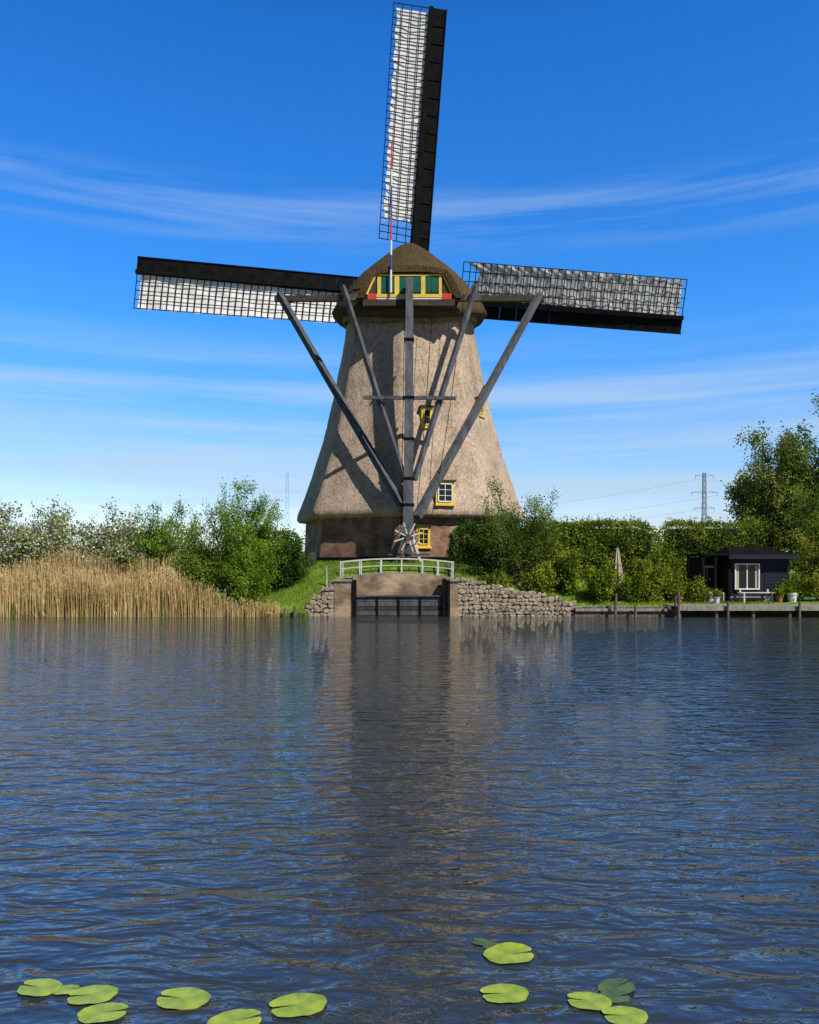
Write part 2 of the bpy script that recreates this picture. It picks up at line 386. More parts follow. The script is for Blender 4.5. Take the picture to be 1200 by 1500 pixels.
# cap
capp=[(14.15,3.78),(14.5,3.6),(14.9,3.28),(15.4,2.88),(15.8,2.48),(16.3,1.95),(16.7,1.48),(17.1,0.98),(17.38,0.6),(17.58,0.26),(17.66,0.02)]
V=[];F=[]; NC=96
rows=[(13.95,3.0,1),(13.98,3.66,1)]+[(z,r_,0) for z,r_ in capp]
for (z,rr,_) in rows:
    fade=np.clip((15.6-z)/1.5,0,1)
    for k in range(NC):
        ph=2*math.pi*k/NC; d=dirv(ph)
        c=max(0,math.cos(ph)); zz=z-0.95*(c**1.3)*fade
        yb=1.0 if d.y<0 else 1.06
        j=rng.normal()*0.012
        V.append((d.x*(rr+j),CY+d.y*(rr+j)*yb,zz))
for i in range(len(rows)-1):
    for k in range(NC):
        k2=(k+1)%NC; F.append((i*NC+k,i*NC+k2,(i+1)*NC+k2,(i+1)*NC+k))
npmesh('cap_thatch',V,F,[M_thatch2],mill,smooth=True)
b=MB()
for i in range(32):
    p=R(360*i/32);q=R(360*(i+1)/32)
    zc=lambda a:13.9-0.9*max(0,math.cos(a))**1.3-0.05
    P=dirv(p)*3.22;Q=dirv(q)*3.22
    b.beam((P.x,CY+P.y,zc(p)),(Q.x,CY+Q.y,zc(q)),0.12,0.22,M_ring)
b.obj('kerb_ring',mill)
b=MB()
# hood over the rear gable
outl=[(-2.35,13.7),(-2.05,14.35),(-1.72,14.92),(-0.9,15.10),(0,15.13),(0.9,15.10),(1.72,14.92),(2.05,14.35),(2.35,13.7)]
inn=[(-2.02,13.7),(-1.76,14.3),(-1.52,14.76),(-0.8,14.85),(0,14.86),(0.8,14.85),(1.52,14.76),(1.76,14.3),(2.02,13.7)]
n=len(outl); vs=[]
for (yy,lift,sx) in ((36.08,0,1),(37.1,0.28,0.94),(38.4,0.4,0.75)):
    vs+=[(x*sx,yy,z+lift*(1 if abs(x)<1.9 else 0.35)) for x,z in outl]; 
vi=[]
for yy in (36.08,38.0): vi+=[(x*(1 if yy<37 else 0.85),yy,z) for x,z in inn]
o=len(vs); fs=[]
for r0 in range(2):
    for k in range(n-1): fs.append((r0*n+k,r0*n+k+1,(r0+1)*n+k+1,(r0+1)*n+k))
for k in range(n-1):
    fs.append((o+k,o+n+k,o+n+k+1,o+k+1)); fs.append((k,o+k,o+k+1,k+1))
fs.append((0,o,o+n,n)); 
b.add(vs+vi,fs,M_thatch2)
b.obj('cap_hood',mill,smooth=False)
b=MB()
G=36.22
b.add([(-2.0,G,13.64),(2.0,G,13.64),(1.74,G,14.28),(1.5,G,14.78),(-1.5,G,14.78),(-1.74,G,14.28)],[(0,1,2,3,4,5)],M_brown)
for s in (-1,1):
    b.hexa([(s*1.9-0.06,G-0.05,13.89),(s*1.9+0.06,G-0.05,13.89),(s*1.9+0.06,G-0.004,13.89),(s*1.9-0.06,G-0.004,13.89),(s*1.5-0.06,G-0.05,14.76),(s*1.5+0.06,G-0.05,14.76),(s*1.5+0.06,G-0.004,14.76),(s*1.5-0.06,G-0.004,14.76)],M_yellow)
b.box(-1.42,1.42,G-0.055,G-0.01,14.70,14.78,M_yellow)
for x0,x1 in ((-1.26,-0.66),(-0.45,0.51),(0.7,1.30)):
    b.box(x0,x1,G-0.03,G-0.003,13.98,14.66,M_green)
    xm=(x0+x1)/2; b.box(xm-0.02,xm+0.02,G-0.045,G-0.032,13.98,14.66,M_rail if x0==-0.45 else M_green)
b.box(-1.42,-1.262,G-0.045,G-0.008,13.89,14.69,M_yellow); b.box(1.302,1.42,G-0.045,G-0.008,13.89,14.69,M_yellow)
b.box(-0.658,-0.452,G-0.045,G-0.008,13.89,14.69,M_yellow); b.box(0.512,0.698,G-0.045,G-0.008,13.89,14.69,M_yellow)
b.box(-1.85,1.85,G-0.1,G-0.004,13.74,13.885,M_yellow)
b.box(-1.85,1.85,G-0.08,G-0.004,13.65,13.735,M_white)
b.box(-1.85,-1.45,G-0.12,G-0.1,13.65,13.87,M_red); b.box(1.45,1.85,G-0.12,G-0.1,13.65,13.87,M_red)
b.box(-2.05,2.0,G-0.14,G+0.3,13.36,13.64,M_brown)
b.obj('gable',mill)
# spars, tail pole, braces
b=MB()
b.beam((-3.2,36.5,13.82),(3.2,36.5,13.82),0.26,0.26,M_wood)
b.beam((-6.75,41.0,15.28),(6.75,41.0,15.28),0.24,0.28,M_brown)
b.beam((0.0,35.85,14.42),(-0.05,33.5,3.0),0.32,0.40,M_wood,0.42,0.46)
b.beam((-1.93,34.6,9.0),(1.96,34.6,8.97),0.14,0.14,M_wood)
b.beam((-6.45,40.6,15.35),(-0.32,33.75,4.4),0.27,0.27,M_wood)
b.beam((6.45,40.6,15.35),(0.32,33.7,3.9),0.27,0.27,M_wood)
b.beam((-2.95,36.2,14.25),(-0.17,33.9,5.35),0.19,0.19,M_wood)
b.beam((2.95,36.2,14.25),(0.2,33.9,5.45),0.19,0.19,M_wood)
for z in (4.4,5.5,7.2,9.0,11.6): 
    yy=33.5+(z-3.0)/11.42*2.35; b.box(-0.235,0.20,yy-0.27,yy+0.27,z-0.05,z+0.05,M_tar)
b.obj('tail_and_braces',mill)
# capstan wheel on the tail
b=MB()
HX,HZ=-0.05,3.05
b.tube([(HX,32.9,HZ),(HX,33.8,HZ)],[0.13,0.13],M_wood,10)
for i in range(4):
    a_=R(18+45*i); dx,dz=math.cos(a_)*0.6,math.sin(a_)*0.6
    b.beam((HX-dx,32.98+0.04*i,HZ-dz),(HX+dx,32.98+0.04*i,HZ+dz),0.05,0.05,M_rail)
for i in range(16):
    p,q=R(22.5*i),R(22.5*(i+1))
    b.beam((HX+math.cos(p)*0.4,33.05,HZ+math.sin(p)*0.4),(HX+math.cos(q)*0.4,33.05,HZ+math.sin(q)*0.4),0.045,0.045,M_wood)
b.beam((HX-0.1,33.6,3.3),(HX-0.55,33.7,1.9),0.1,0.1,M_rail); b.beam((HX+0.1,33.6,3.3),(HX+0.55,33.7,1.9),0.1,0.1,M_rail)
b.beam((HX-0.9,33.65,2.35),(HX+0.9,33.65,2.35),0.1,0.08,M_wood)
b.beam((HX,33.8,1.8),(HX,33.75,2.8),0.3,0.3,M_wood)
b.obj('capstan_wheel',mill)
b=MB()
def rope(p,q,sag,r=0.014,mat=M_tar,n=14):
    p=Vector(p);q=Vector(q); pts=[]
    for i in range(n+1):
        t=i/n; v=p.lerp(q,t); v.z-=sag*4*t*(1-t); pts.append(v)
    b.tube(pts,r,mat,4)
rope((2.4,36.1,13.9),(0.75,34.0,3.2),0.9); rope((-0.2,35.7,13.6),(-0.35,33.6,3.1),0.0)
rope((1.0,36.1,13.2),(0.3,33.9,4.2),0.6)
b.obj('ropes',mill)
b=MB()
px_=-0.82
seg=[(13.9,14.9,M_white),(14.9,15.55,M_blue),(15.55,16.2,M_white),(16.2,17.2,M_red),(17.2,18.6,M_blue),(18.6,19.3,M_white),(19.3,20.6,M_red)]
for z0,z1,m_ in seg: b.tube([(px_+0.006*(z0-14),36.0,z0),(px_+0.006*(z1-14),36.0,z1)],[0.05-0.003*(z0-14),0.05-0.003*(z1-14)],m_,8)
b.obj('flagpole',mill)

# sails
HUB=Vector((0.03,43.9,16.36)); TILT=R(5)
def sailpt(phi,u,r,dy=0.0,tw=None):
    al=R(15)*(1-r/14.7)+R(7) 
    x=u*math.cos(al)-dy*math.sin(al); y=u*math.sin(al)+dy*math.cos(al); z=r
    X_=x*math.cos(phi)+z*math.sin(phi); Z_=-x*math.sin(phi)+z*math.cos(phi)
    Y2=y*math.cos(TILT)-Z_*math.sin(TILT); Z2=y*math.sin(TILT)+Z_*math.cos(TILT)
    return Vector((HUB.x+X_,HUB.y+Y2,HUB.z+Z2))
for si,phi in enumerate((R(4.2),R(94.4),R(184.2),R(274.9))):
    b=MB(); r0,r1=2.7,14.65
    def strip(u0,u1,ra,rb,d0,d1,mat):
        c=[sailpt(phi,u0,ra,d0),sailpt(phi,u1,ra,d0),sailpt(phi,u1,ra,d1),sailpt(phi,u0,ra,d1),
           sailpt(phi,u0,rb,d0),sailpt(phi,u1,rb,d0),sailpt(phi,u1,rb,d1),sailpt(phi,u0,rb,d1)]
        b.hexa(c,mat)
    nb=34
    for i in range(nb):
        r_=r0+(r1-r0)*i/(nb-1); j=rng.normal()*0.012
        strip(-1.97,0.0,r_-0.023+j,r_+0.023+j,-0.03,0.0,M_lat)
    for u in (-0.5,-0.99,-1.47,-1.95):
        for i in range(12):
            ra=r0+(r1-r0)*i/12; rb=r0+(r1-r0)*(i+1)/12
            strip(u-0.022,u+0.022,ra,rb,-0.055,-0.035,M_lat)
    for i in range(10):
        ra=14.7*i/10; rb=14.7*(i+1)/10; wa=0.2-0.1*ra/14.7
        strip(-wa+0.02,wa+0.02,ra,rb,-wa*0.9-0.06,wa*0.9,M_tar)
    for i in range(14):
        ra=2.2+(14.7-2.2)*i/14; rb=2.2+(14.7-2.2)*(i+1)/14-0.012
        strip(0.12,0.84,ra,rb,-0.02,0.05,M_tar)
        strip(0.12,0.80,ra,ra+0.05,-0.06,-0.022,M_tar)
    strip(0.80,0.86,2.2,14.7,-0.07,0.07,M_tar)
    b.obj('sail_%d'%(si+1),mill)
    nu,nr=14,110; V=[];F=[]
    lead=-0.10; trail=-1.93 if si!=0 else -1.74
    start={0:3.5,1:3.0,2:3.0,3:2.9}[si]
    for i in range(nr+1):
        t=i/nr
        for k in range(nu+1):
            s=k/nu; st=start+ (0.55*math.sin(s*3.0)**2+0.25*math.sin(s*9+si) if si in(0,1) else 0.1*math.sin(s*7))
            u=lead+(trail-lead)*s + (0.04*math.sin(i*0.5+si) if k==nu else 0)
            r_=st+(14.45-st)*t
            bil=0.03+0.05*math.sin(s*math.pi)+0.012*math.sin(s*11+i*0.4)+0.010*math.sin(i*0.31+s*5+si)+rng.normal()*0.002
            if si==1: bil+=0.02*math.sin(i*1.1+s*8)
            V.append(sailpt(phi,u,r_,bil))
    for i in range(nr):
        for k in range(nu):
            q=i*(nu+1)+k; F.append((q,q+1,q+nu+2,q+nu+1))
    npmesh('sail_cloth_%d'%(si+1),[tuple(v) for v in V],F,[M_cloth2 if si==1 else M_cloth],mill,smooth=True)
b=MB()
a0=HUB+Vector((0,-2.6,-0.2)); b.tube([a0,HUB+Vector((0,0.35,0.03))],[0.35,0.35],M_tar,12)
b.obj('windshaft',mill)

# ------------------------------------------------------------ stone walls / lock
def stonewall(name,segs,y,thick=0.4,seed=1):
    rg=random.Random(seed); b=MB()
    for (x0,x1,t0,t1) in segs:
        b.hexa([(x0,y,-0.5),(x1,y,-0.5),(x1,y+thick,-0.5),(x0,y+thick,-0.5),(x0,y,t0),(x1,y,t1),(x1,y+thick,t1),(x0,y+thick,t0)],M_mortar)
        z=-0.05
        while z<max(t0,t1)+0.1:
            h=rg.uniform(0.10,0.2); x=x0-rg.uniform(0,0.1)
            while x<x1:
                w_=rg.uniform(0.12,0.34); top=t0+(t1-t0)*((x-x0)/(x1-x0))
                if z<top+0.02:
                    cx,cz=x+w_/2,z+h/2+rg.uniform(-0.03,0.03); cx=min(cx,x1-0.05)
                    vs=[];nn=7
                    ph=rg.uniform(0,6)
                    for (sc,dy) in ((0.56,0.03),(0.50,-0.03),(0.38,-0.06)):
                        for k in range(nn):
                            a_=ph+2*math.pi*k/nn; e=rg.uniform(0.82,1.15)
                            vs.append((cx+math.cos(a_)*w_*sc*e,y+dy+rg.uniform(-0.015,0.015),cz+math.sin(a_)*h*sc*e*1.05))
                    fs=[]
                    for L in range(2):
                        for k in range(nn): fs.append((L*nn+k,L*nn+(k+1)%nn,(L+1)*nn+(k+1)%nn,(L+1)*nn+k))
                    fs.append(tuple(2*nn+k for k in range(nn)))
                    b.add(vs,fs,M_stone)
                x+=w_*rg.uniform(0.88,1.02)
            z+=h*0.92
    return b.obj(name)
stonewall('stone_retaining_wall',[(-3.85,-2.82,0.45,1.3)],30.5,seed=2)
stonewall('stone_retaining_wall',[(1.75,3.2,1.38,1.05),(3.2,4.8,1.05,0.75),(4.8,6.2,0.75,0.35)],30.5,seed=5)
b=MB()
b.box(-2.8,-2.12,30.42,32.2,-0.5,1.3,M_brick2); b.box(1.45,1.8,30.42,32.2,-0.5,1.3,M_brick2)
b.box(-2.86,-2.06,30.36,32.26,1.303,1.37,M_pier); b.box(1.39,1.86,30.36,32.26,1.303,1.37,M_pier)
b.box(-2.12,1.45,31.75,32.1,-0.5,1.30,M_brick2)
# headwall with a flat segmental arch above the gate
def archz(x): return 0.66+0.13*(1-((x+0.33)/1.8)**2)
ax_=np.linspace(-2.118,1.448,15)
def topz(x): return 1.42+0.17*max(0,(1-((x+0.55)/2.2)**2))
for i in range(14):
    xa,xb=ax_[i],ax_[i+1]
    b.hexa([(xa,30.76,archz(xa)),(xb,30.76,archz(xb)),(xb,31.1,archz(xb)),(xa,31.1,archz(xa)),(xa,30.76,topz(xa)),(xb,30.76,topz(xb)),(xb,31.1,topz(xb)),(xa,31.1,topz(xa))],M_brick2)
b.obj('brick_sluice_wall')
lg=MB()
lg.box(-2.11,-1.98,30.34,30.6,-0.4,1.36,M_tar); lg.box(1.22,1.36,30.34,30.6,-0.4,1.4,M_tar); lg.box(1.40,1.5,30.30,30.4,-0.4,1.36,M_tar)
for i in range(6):
    z0=-0.3+i*0.17; lg.box(-1.975,1.215,30.52+0.012*(i%2),30.62,z0,z0+0.16,M_brown if i in(1,3) else M_wood)
lg.box(-1.975,1.215,30.45,30.66,0.735,0.78,M_wood)
for x in (-1.2,-0.4,0.4): lg.box(x-0.035,x+0.035,30.48,30.516,-0.3,0.73,M_tar)
lg.obj('sluice_gate')
# footbridge
fb=MB()
def arch(x): t=(x+0.5)/2.2; return 1.36+0.22*(1-t*t)
xsb=np.linspace(-2.65,1.7,19)
for i in range(18):
    x0,x1=xsb[i],xsb[i+1]-0.015
    fb.hexa([(x0,31.11,arch(x0)),(x1,31.11,arch(x1)),(x1,32.3,arch(x1)),(x0,32.3,arch(x0)),(x0,31.11,arch(x0)+0.06),(x1,31.11,arch(x1)+0.06),(x1,32.3,arch(x1)+0.06),(x0,32.3,arch(x0)+0.06)],M_deck)
def arch2(x): t=(x+0.5)/2.2; return 1.40+0.14*(1-t*t)
for yy in (31.2,32.25):
    for i in range(18):
        x0,x1=xsb[i],xsb[i+1]
        fb.beam((x0,yy,arch2(x0)+0.62),(x1,yy,arch2(x1)+0.62),0.03,0.04,M_rail)
        fb.beam((x0,yy,arch2(x0)+0.36),(x1,yy,arch2(x1)+0.36),0.02,0.025,M_rail)
    for x in (-2.62,-1.9,-1.1,-0.3,0.5,1.1,1.66):
        fb.beam((x,yy,arch(x)-0.05),(x,yy,arch2(x)+0.64),0.04,0.04,M_rail)
fb.beam((-2.62,31.2,1.9),(-3.2,31.8,1.85),0.03,0.03,M_rail); fb.beam((-3.2,31.8,1.0),(-3.2,31.8,1.88),0.04,0.04,M_rail)
fb.obj('footbridge')

# ------------------------------------------------------------ vegetation
G_bright=leafmat('leaf_willow',[(0.055,0.10,0.01),(0.17,0.29,0.025),(0.33,0.48,0.055)],0.38)
G_dark=leafmat('leaf_dark',[(0.015,0.038,0.006),(0.055,0.12,0.016),(0.13,0.22,0.03)],0.25)
G_hedge=leafmat('leaf_hedge',[(0.025,0.055,0.008),(0.11,0.165,0.018),(0.27,0.33,0.035),(0.36,0.31,0.05)],0.3,1.1)
G_yell=leafmat('leaf_yellowgreen',[(0.06,0.10,0.01),(0.20,0.27,0.02),(0.46,0.48,0.05)],0.35)
G_tree=leafmat('leaf_tree',[(0.04,0.07,0.015),(0.14,0.21,0.03),(0.30,0.38,0.07)],0.35,0.7)
G_pale=leafmat('leaf_pale',[(0.10,0.13,0.03),(0.23,0.28,0.07),(0.40,0.43,0.15)],0.35,0.7)
M_bloss=leafmat('blossom',[(0.5,0.5,0.42),(0.68,0.68,0.6),(0.85,0.85,0.8)],0.3)
M_reed=leafmat('reed_straw',[(0.30,0.20,0.08),(0.62,0.46,0.22),(0.85,0.69,0.40)],0.25,0.5)
M_gblade=leafmat('grass_blade',[(0.08,0.15,0.012),(0.19,0.30,0.02),(0.30,0.43,0.04)],0.3)
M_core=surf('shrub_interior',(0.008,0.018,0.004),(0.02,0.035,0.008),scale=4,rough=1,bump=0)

def plant(name,base,stems,height,spread,nleaf,L,W,mat,trunk=0.08,sub=7,seed=0,trunk_h=0.0,sig=0.16,upcurve=0.6,shape=1.0,mat2=None,f2=0.0,subl=0.35,minh=0.55):
    rg=np.random.default_rng(seed); E=empty(name); b=MB(); base=np.array(base,float)
    tips=[]
    root=base.copy()
    if trunk_h>0:
        top=base+np.array([rg.normal()*0.1,0,trunk_h]); b.tube([tuple(base-np.array([0,0,0.3])),tuple((base+top)/2+rg.normal(size=3)*0.05),tuple(top)],[trunk*1.25,trunk,trunk*0.85],M_bark,8); root=top
    for i in range(stems):
        az=2*math.pi*(i+rg.uniform(-0.3,0.3))/stems*2.4; rad=spread*math.sqrt(rg.uniform(0.02,1))
        hh=(height-trunk_h)*rg.uniform(minh,1.0)*(1-0.35*(rad/spread)**2*shape)
        end=root+np.array([math.cos(az)*rad,math.sin(az)*rad*0.8,hh])
        mid=root+np.array([math.cos(az)*rad*(1-upcurve)*0.9,math.sin(az)*rad*(1-upcurve)*0.7,hh*0.5])+rg.normal(size=3)*0.06*height*0.3
        pts=[]
        for k in range(8):
            t=k/7; p=(1-t)**2*root+2*t*(1-t)*mid+t*t*end; pts.append(p+rg.normal(size=3)*0.012*height*(t>0))
        r0=trunk*(0.55 if trunk_h>0 else 0.5)
        b.tube([tuple(p) for p in pts],[r0*(1-t/7)+0.006 for t in range(8)],M_bark,5)
        for s in range(sub):
            t=rg.uniform(0.22,1.0); k=min(int(t*7),6); p=pts[k]+(pts[k+1]-pts[k])*(t*7-k)
            ln=height*subl*rg.uniform(0.3,0.8)*(1.15-t*0.6)
            d=rg.normal(size=3)*np.array([1,1,0.6])+np.array([math.cos(az)*0.5,math.sin(az)*0.5,upcurve*1.4]); d/=np.linalg.norm(d)
            q=p+d*ln; b.tube([tuple(p),tuple((p+q)/2+rg.normal(size=3)*0.04),tuple(q)],[0.012+0.006*trunk*10*0.3,0.009,0.004],M_bark,3)
            tips.append((p,q))
        tips.append((pts[3],pts[7]))
    b.obj('trunk_and_branches',E)
    T=np.array([[a,c] for a,c in tips]); wt=np.linalg.norm(T[:,1]-T[:,0],axis=1)**0.8*rg.uniform(0.35,1.5,len(T)); wt/=wt.sum()
    idx=rg.choice(len(T),nleaf,p=wt); t=rg.uniform(0.15,1.05,(nleaf,1))
    P=T[idx,0]*(1-t)+T[idx,1]*t+rg.normal(size=(nleaf,3))*sig*(1.15-0.55*t)
    ok=P[:,2]>base[2]+0.02; P=P[ok]
    mats=[mat]; mi=None
    if mat2: mats.append(mat2); mi=(rg.uniform(size=len(P))<f2).astype(int)
    leaves('leaves',P,L,W,mats,E,mi,upb=0.3)
    return E

def vnoise(P,f,seed):
    return (np.sin(P[:,0]*f+seed)*np.sin(P[:,1]*f*1.3+seed*2)+np.sin(P[:,2]*f*1.1+seed*3+P[:,0]*f*0.6)+0.6*np.sin(P[:,0]*f*2.7+P[:,2]*f*2.1+seed))/2.6
def hedge(name,x0,x1,y0,y1,z1,nleaf,mat,seed,L=0.085,W=0.06,rnd=0.35,mat2=None,f2=0):
    rg=np.random.default_rng(seed); E=empty(name)
    z0=float(min(hz(x0,y0),hz(x1,y0)))-0.1
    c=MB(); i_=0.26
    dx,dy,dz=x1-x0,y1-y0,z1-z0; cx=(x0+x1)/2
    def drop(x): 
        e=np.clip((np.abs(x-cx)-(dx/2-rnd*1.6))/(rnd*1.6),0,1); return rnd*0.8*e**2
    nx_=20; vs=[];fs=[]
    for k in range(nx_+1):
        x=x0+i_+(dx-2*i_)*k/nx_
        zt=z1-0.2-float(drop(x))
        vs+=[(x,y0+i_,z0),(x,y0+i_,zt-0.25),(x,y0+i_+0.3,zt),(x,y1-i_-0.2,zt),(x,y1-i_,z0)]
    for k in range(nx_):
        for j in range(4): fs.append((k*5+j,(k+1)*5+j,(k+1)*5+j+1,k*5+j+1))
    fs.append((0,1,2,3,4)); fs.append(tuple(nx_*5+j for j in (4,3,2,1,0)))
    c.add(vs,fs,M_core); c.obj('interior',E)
    areas=np.array([dx*dz,dx*dy,dy*dz,dy*dz]); areas=areas/areas.sum()
    f=rg.choice(4,nleaf,p=areas); u=rg.uniform(size=nleaf); v=rg.uniform(size=nleaf)
    P=np.zeros((nleaf,3))
    m=f==0; P[m]=np.stack([x0+u[m]*dx,np.full(m.sum(),y0),z0+v[m]*dz],1)
    m=f==1; P[m]=np.stack([x0+u[m]*dx,y0+v[m]*dy,np.full(m.sum(),z1)],1)
    m=f==2; P[m]=np.stack([np.full(m.sum(),x0),y0+u[m]*dy,z0+v[m]*dz],1)
    m=f==3; P[m]=np.stack([np.full(m.sum(),x1),y0+u[m]*dy,z0+v[m]*dz],1)
    ez=np.clip((P[:,2]-(z1-rnd))/rnd,0,1)
    P[:,2]-=drop(P[:,0])*np.clip((P[:,2]-z0)/dz,0,1); P[:,1]+=rnd*0.5*ez**2*(f==0)
    amp=np.where(f==0,1.0,0.55)
    nrm=amp*(vnoise(P,1.7,seed)*0.17+vnoise(P,4.3,seed+3)*0.14+vnoise(P,9.1,seed+5)*0.08)-np.abs(rg.normal(size=nleaf))*0.12+0.05
    dirs=np.stack([np.where(f==2,-1,np.where(f==3,1,0)),np.where(f==0,-1,0),np.where(f==1,1,0)],1).astype(float)
    P+=dirs*(nrm+rg.normal(size=nleaf)*0.05)[:,None]
    keep=rg.uniform(size=nleaf)<(0.75+0.55*vnoise(P,3.1,seed+7)); P=P[keep]
    ns=int(dx*30); q=np.stack([rg.uniform(x0+0.2,x1-0.2,ns),rg.uniform(y0,y1,ns),np.zeros(ns)],1); q[:,2]=z1-drop(q[:,0])-0.05
    hgt=rg.uniform(0.05,0.36,ns); sh=np.concatenate([q+np.stack([0.03*rg.normal(size=ns),0*hgt,hgt*t],1) for t in (0.3,0.6,0.9,1.1)])
    P=np.concatenate([P,sh])
    mats=[mat]; mi=None
    if mat2: mats.append(mat2); mi=(rg.uniform(size=len(P))<f2+0.25*vnoise(P,1.3,seed+11)).astype(int)
    leaves('leaves',P,L,W,mats,E,mi); return E
def zat(x,y): return float(hz(x,y))

# left side bushes
plant('willow_shrub',(-6.9,32.6,zat(-6.9,32.6)),30,5.1,2.3,29000,0.10,0.045,G_bright,0.09,9,seed=3,upcurve=0.62,sig=0.16,subl=0.3,minh=0.5)
plant('willow_shrub',(-6.2,31.7,zat(-6.2,31.7)),22,3.2,1.3,14000,0.10,0.045,G_bright,0.07,8,seed=9,upcurve=0.5,sig=0.17,subl=0.3,minh=0.35)
plant('willow_shrub',(-9.9,33.4,zat(-9.9,33.4)),24,4.4,1.7,18000,0.10,0.045,G_bright,0.09,8,seed=4,sig=0.16,subl=0.3)
plant('willow_shrub',(-4.9,33.0,zat(-4.9,33.0)-0.1),16,2.3,0.9,8500,0.09,0.05,G_dark,0.05,6,seed=5,sig=0.16)
plant('willow_shrub',(-8.4,31.8,zat(-8,31.8)),16,2.9,1.2,10000,0.09,0.05,G_tree,0.06,6,seed=6,sig=0.17)
for i,(x,y,h,s) in enumerate(((-11.6,34.5,4.1,1.9),(-13.8,35,4.2,2.0),(-16.2,35.2,4.9,2.1),(-18.8,35.5,4.5,2.1),(-21.5,36,4.6,2.2))):
    plant('hawthorn_bush',(x,y,0.35),24,h,s,19000,0.11,0.085,G_pale,0.08,7,seed=20+i,mat2=M_bloss,f2=0.28,sig=0.24,minh=0.5,upcurve=0.5)
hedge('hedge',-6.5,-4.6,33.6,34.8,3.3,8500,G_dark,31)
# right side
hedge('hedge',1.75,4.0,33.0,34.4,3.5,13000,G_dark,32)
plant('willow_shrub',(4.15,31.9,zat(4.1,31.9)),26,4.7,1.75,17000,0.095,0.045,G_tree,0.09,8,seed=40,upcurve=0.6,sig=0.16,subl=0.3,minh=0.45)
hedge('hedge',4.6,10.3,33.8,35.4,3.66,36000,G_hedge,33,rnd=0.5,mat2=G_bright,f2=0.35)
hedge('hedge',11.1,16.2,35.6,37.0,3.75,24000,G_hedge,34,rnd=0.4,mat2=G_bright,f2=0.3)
for i,(x,y,h,s,n_) in enumerate(((5.0,31.5,1.5,0.8,3600),(6.1,31.8,1.9,0.9,4600),(7.3,31.6,1.8,0.9,4600),(8.5,31.9,1.7,0.8,4000),(9.4,32.4,2.2,0.9,4200),(10.6,33.4,1.9,0.8,3400),(5.6,32.6,2.3,0.8,4000),(3.3,31.2,1.0,0.5,1800),(11.3,32.4,1.2,0.6,2000),(15.2,32.5,1.3,0.6,2200),(16.2,32.4,1.7,0.8,3200))):
    plant('garden_shrub',(x,y,zat(x,y)-0.05),14,h,s,n_,0.095,0.07,G_yell if i%3!=1 else G_hedge,0.04,5,seed=50+i,sig=0.14,subl=0.3,mat2=G_dark,f2=0.12)
# large trees on the right
plant('ash_tree',(17.2,38.5,0.4),30,10.0,2.8,50000,0.13,0.08,G_pale,0.24,11,seed=61,trunk_h=1.6,sig=0.26,upcurve=0.5,subl=0.18,minh=0.3,mat2=G_tree,f2=0.4)
plant('ash_tree',(20.4,37.5,0.4),30,11.9,3.1,50000,0.13,0.08,G_tree,0.26,11,seed=62,trunk_h=1.5,sig=0.26,upcurve=0.5,subl=0.2,minh=0.3,mat2=G_bright,f2=0.4)
plant('willow_shrub',(17.5,34.2,0.4),24,5.6,2.2,24000,0.10,0.05,G_tree,0.1,8,seed=63,sig=0.2,mat2=G_bright,f2=0.4)
plant('willow_shrub',(16.6,33.0,0.4),18,3.5,1.1,9000,0.10,0.05,G_hedge,0.08,7,seed=64,sig=0.18)
# distant belt of trees
P=[]
for i in range(150):
    x=rng.uniform(-330,330); y=rng.uniform(330,420)
    s=rng.uniform(3,7)
    if rng.uniform()<0.3: continue
    c=rng.normal(size=(420,3))*np.array([s,s*0.6,s*0.38])+np.array([x,y,0.4+s*0.75]); P.append(c[c[:,2]>0])
leaves('distant_trees',np.concatenate(P),1.5,1.1,[G_dark])

# reeds
def blades(name,n,xf,yf,h0,h1,w0,mat,lean=0.12,parent=None,hs=None):
    x=xf(n);y=yf(n,x); z=np.maximum(hz(x,y),-0.1)-0.03
    h=rng.uniform(h0,h1,n)*(0.9+0.12*np.sin(x*1.3)+0.06*np.sin(x*4.1)); a=rng.uniform(0,2*math.pi,n)
    if hs is not None: h=h*hs(x)
    lx=rng.normal(size=n)*lean*h; ly=rng.normal(size=n)*lean*h
    wx=np.cos(a)*w0/2;wy=np.sin(a)*w0/2
    B=np.stack([x,y,z],1); W_=np.stack([wx,wy,0*wx],1); M1=B+np.stack([lx*0.35,ly*0.35,h*0.55],1); T=B+np.stack([lx,ly,h],1)
    V=np.stack([B-W_,B+W_,M1+W_*0.8,M1-W_*0.8,T+W_*0.3,T-W_*0.3],1).reshape(-1,3)
    o=np.arange(n)[:,None]*6; F=np.concatenate([o+np.array([[0,1,2,3]]),o+np.array([[3,2,4,5]])],0)
    npmesh(name,V,F,[mat],parent)
    return T
E=empty('reed_bed')
def xf(n): 
    x=rng.uniform(-24,-8.9,n); k=rng.uniform(size=n)<0.11; x[k]=-9.0+4.2*rng.uniform(size=k.sum())**1.4; return x
HS=lambda x: np.where(x<-9.6,1.0,np.clip(1.0-(x+9.6)*0.17,0.4,1))
T=blades('reed_stems',12500,xf,lambda n,x:29.95+np.where(x>-8.9,0.5,1.9)*rng.uniform(size=n)**1.1,1.0,2.15,0.026,M_reed,0.05,parent=E,hs=HS)
k=rng.uniform(size=len(T))<0.35; T=T[k]
P=np.repeat(T,3,axis=0)+rng.normal(size=(len(T)*3,3))*np.array([0.02,0.02,0.07])
leaves('reed_plumes',P,0.13,0.025,[M_reed],E,upb=2.5)
P=np.stack([xf(5000),29.9+1.5*rng.uniform(size=5000),rng.uniform(0.1,1.3,5000)],1)
P=P[(P[:,0]<-9.0)|((P[:,1]<30.5)&(P[:,2]<0.7))]
leaves('reed_leaves',P,0.35,0.02,[M_reed],E,upb=1.4)
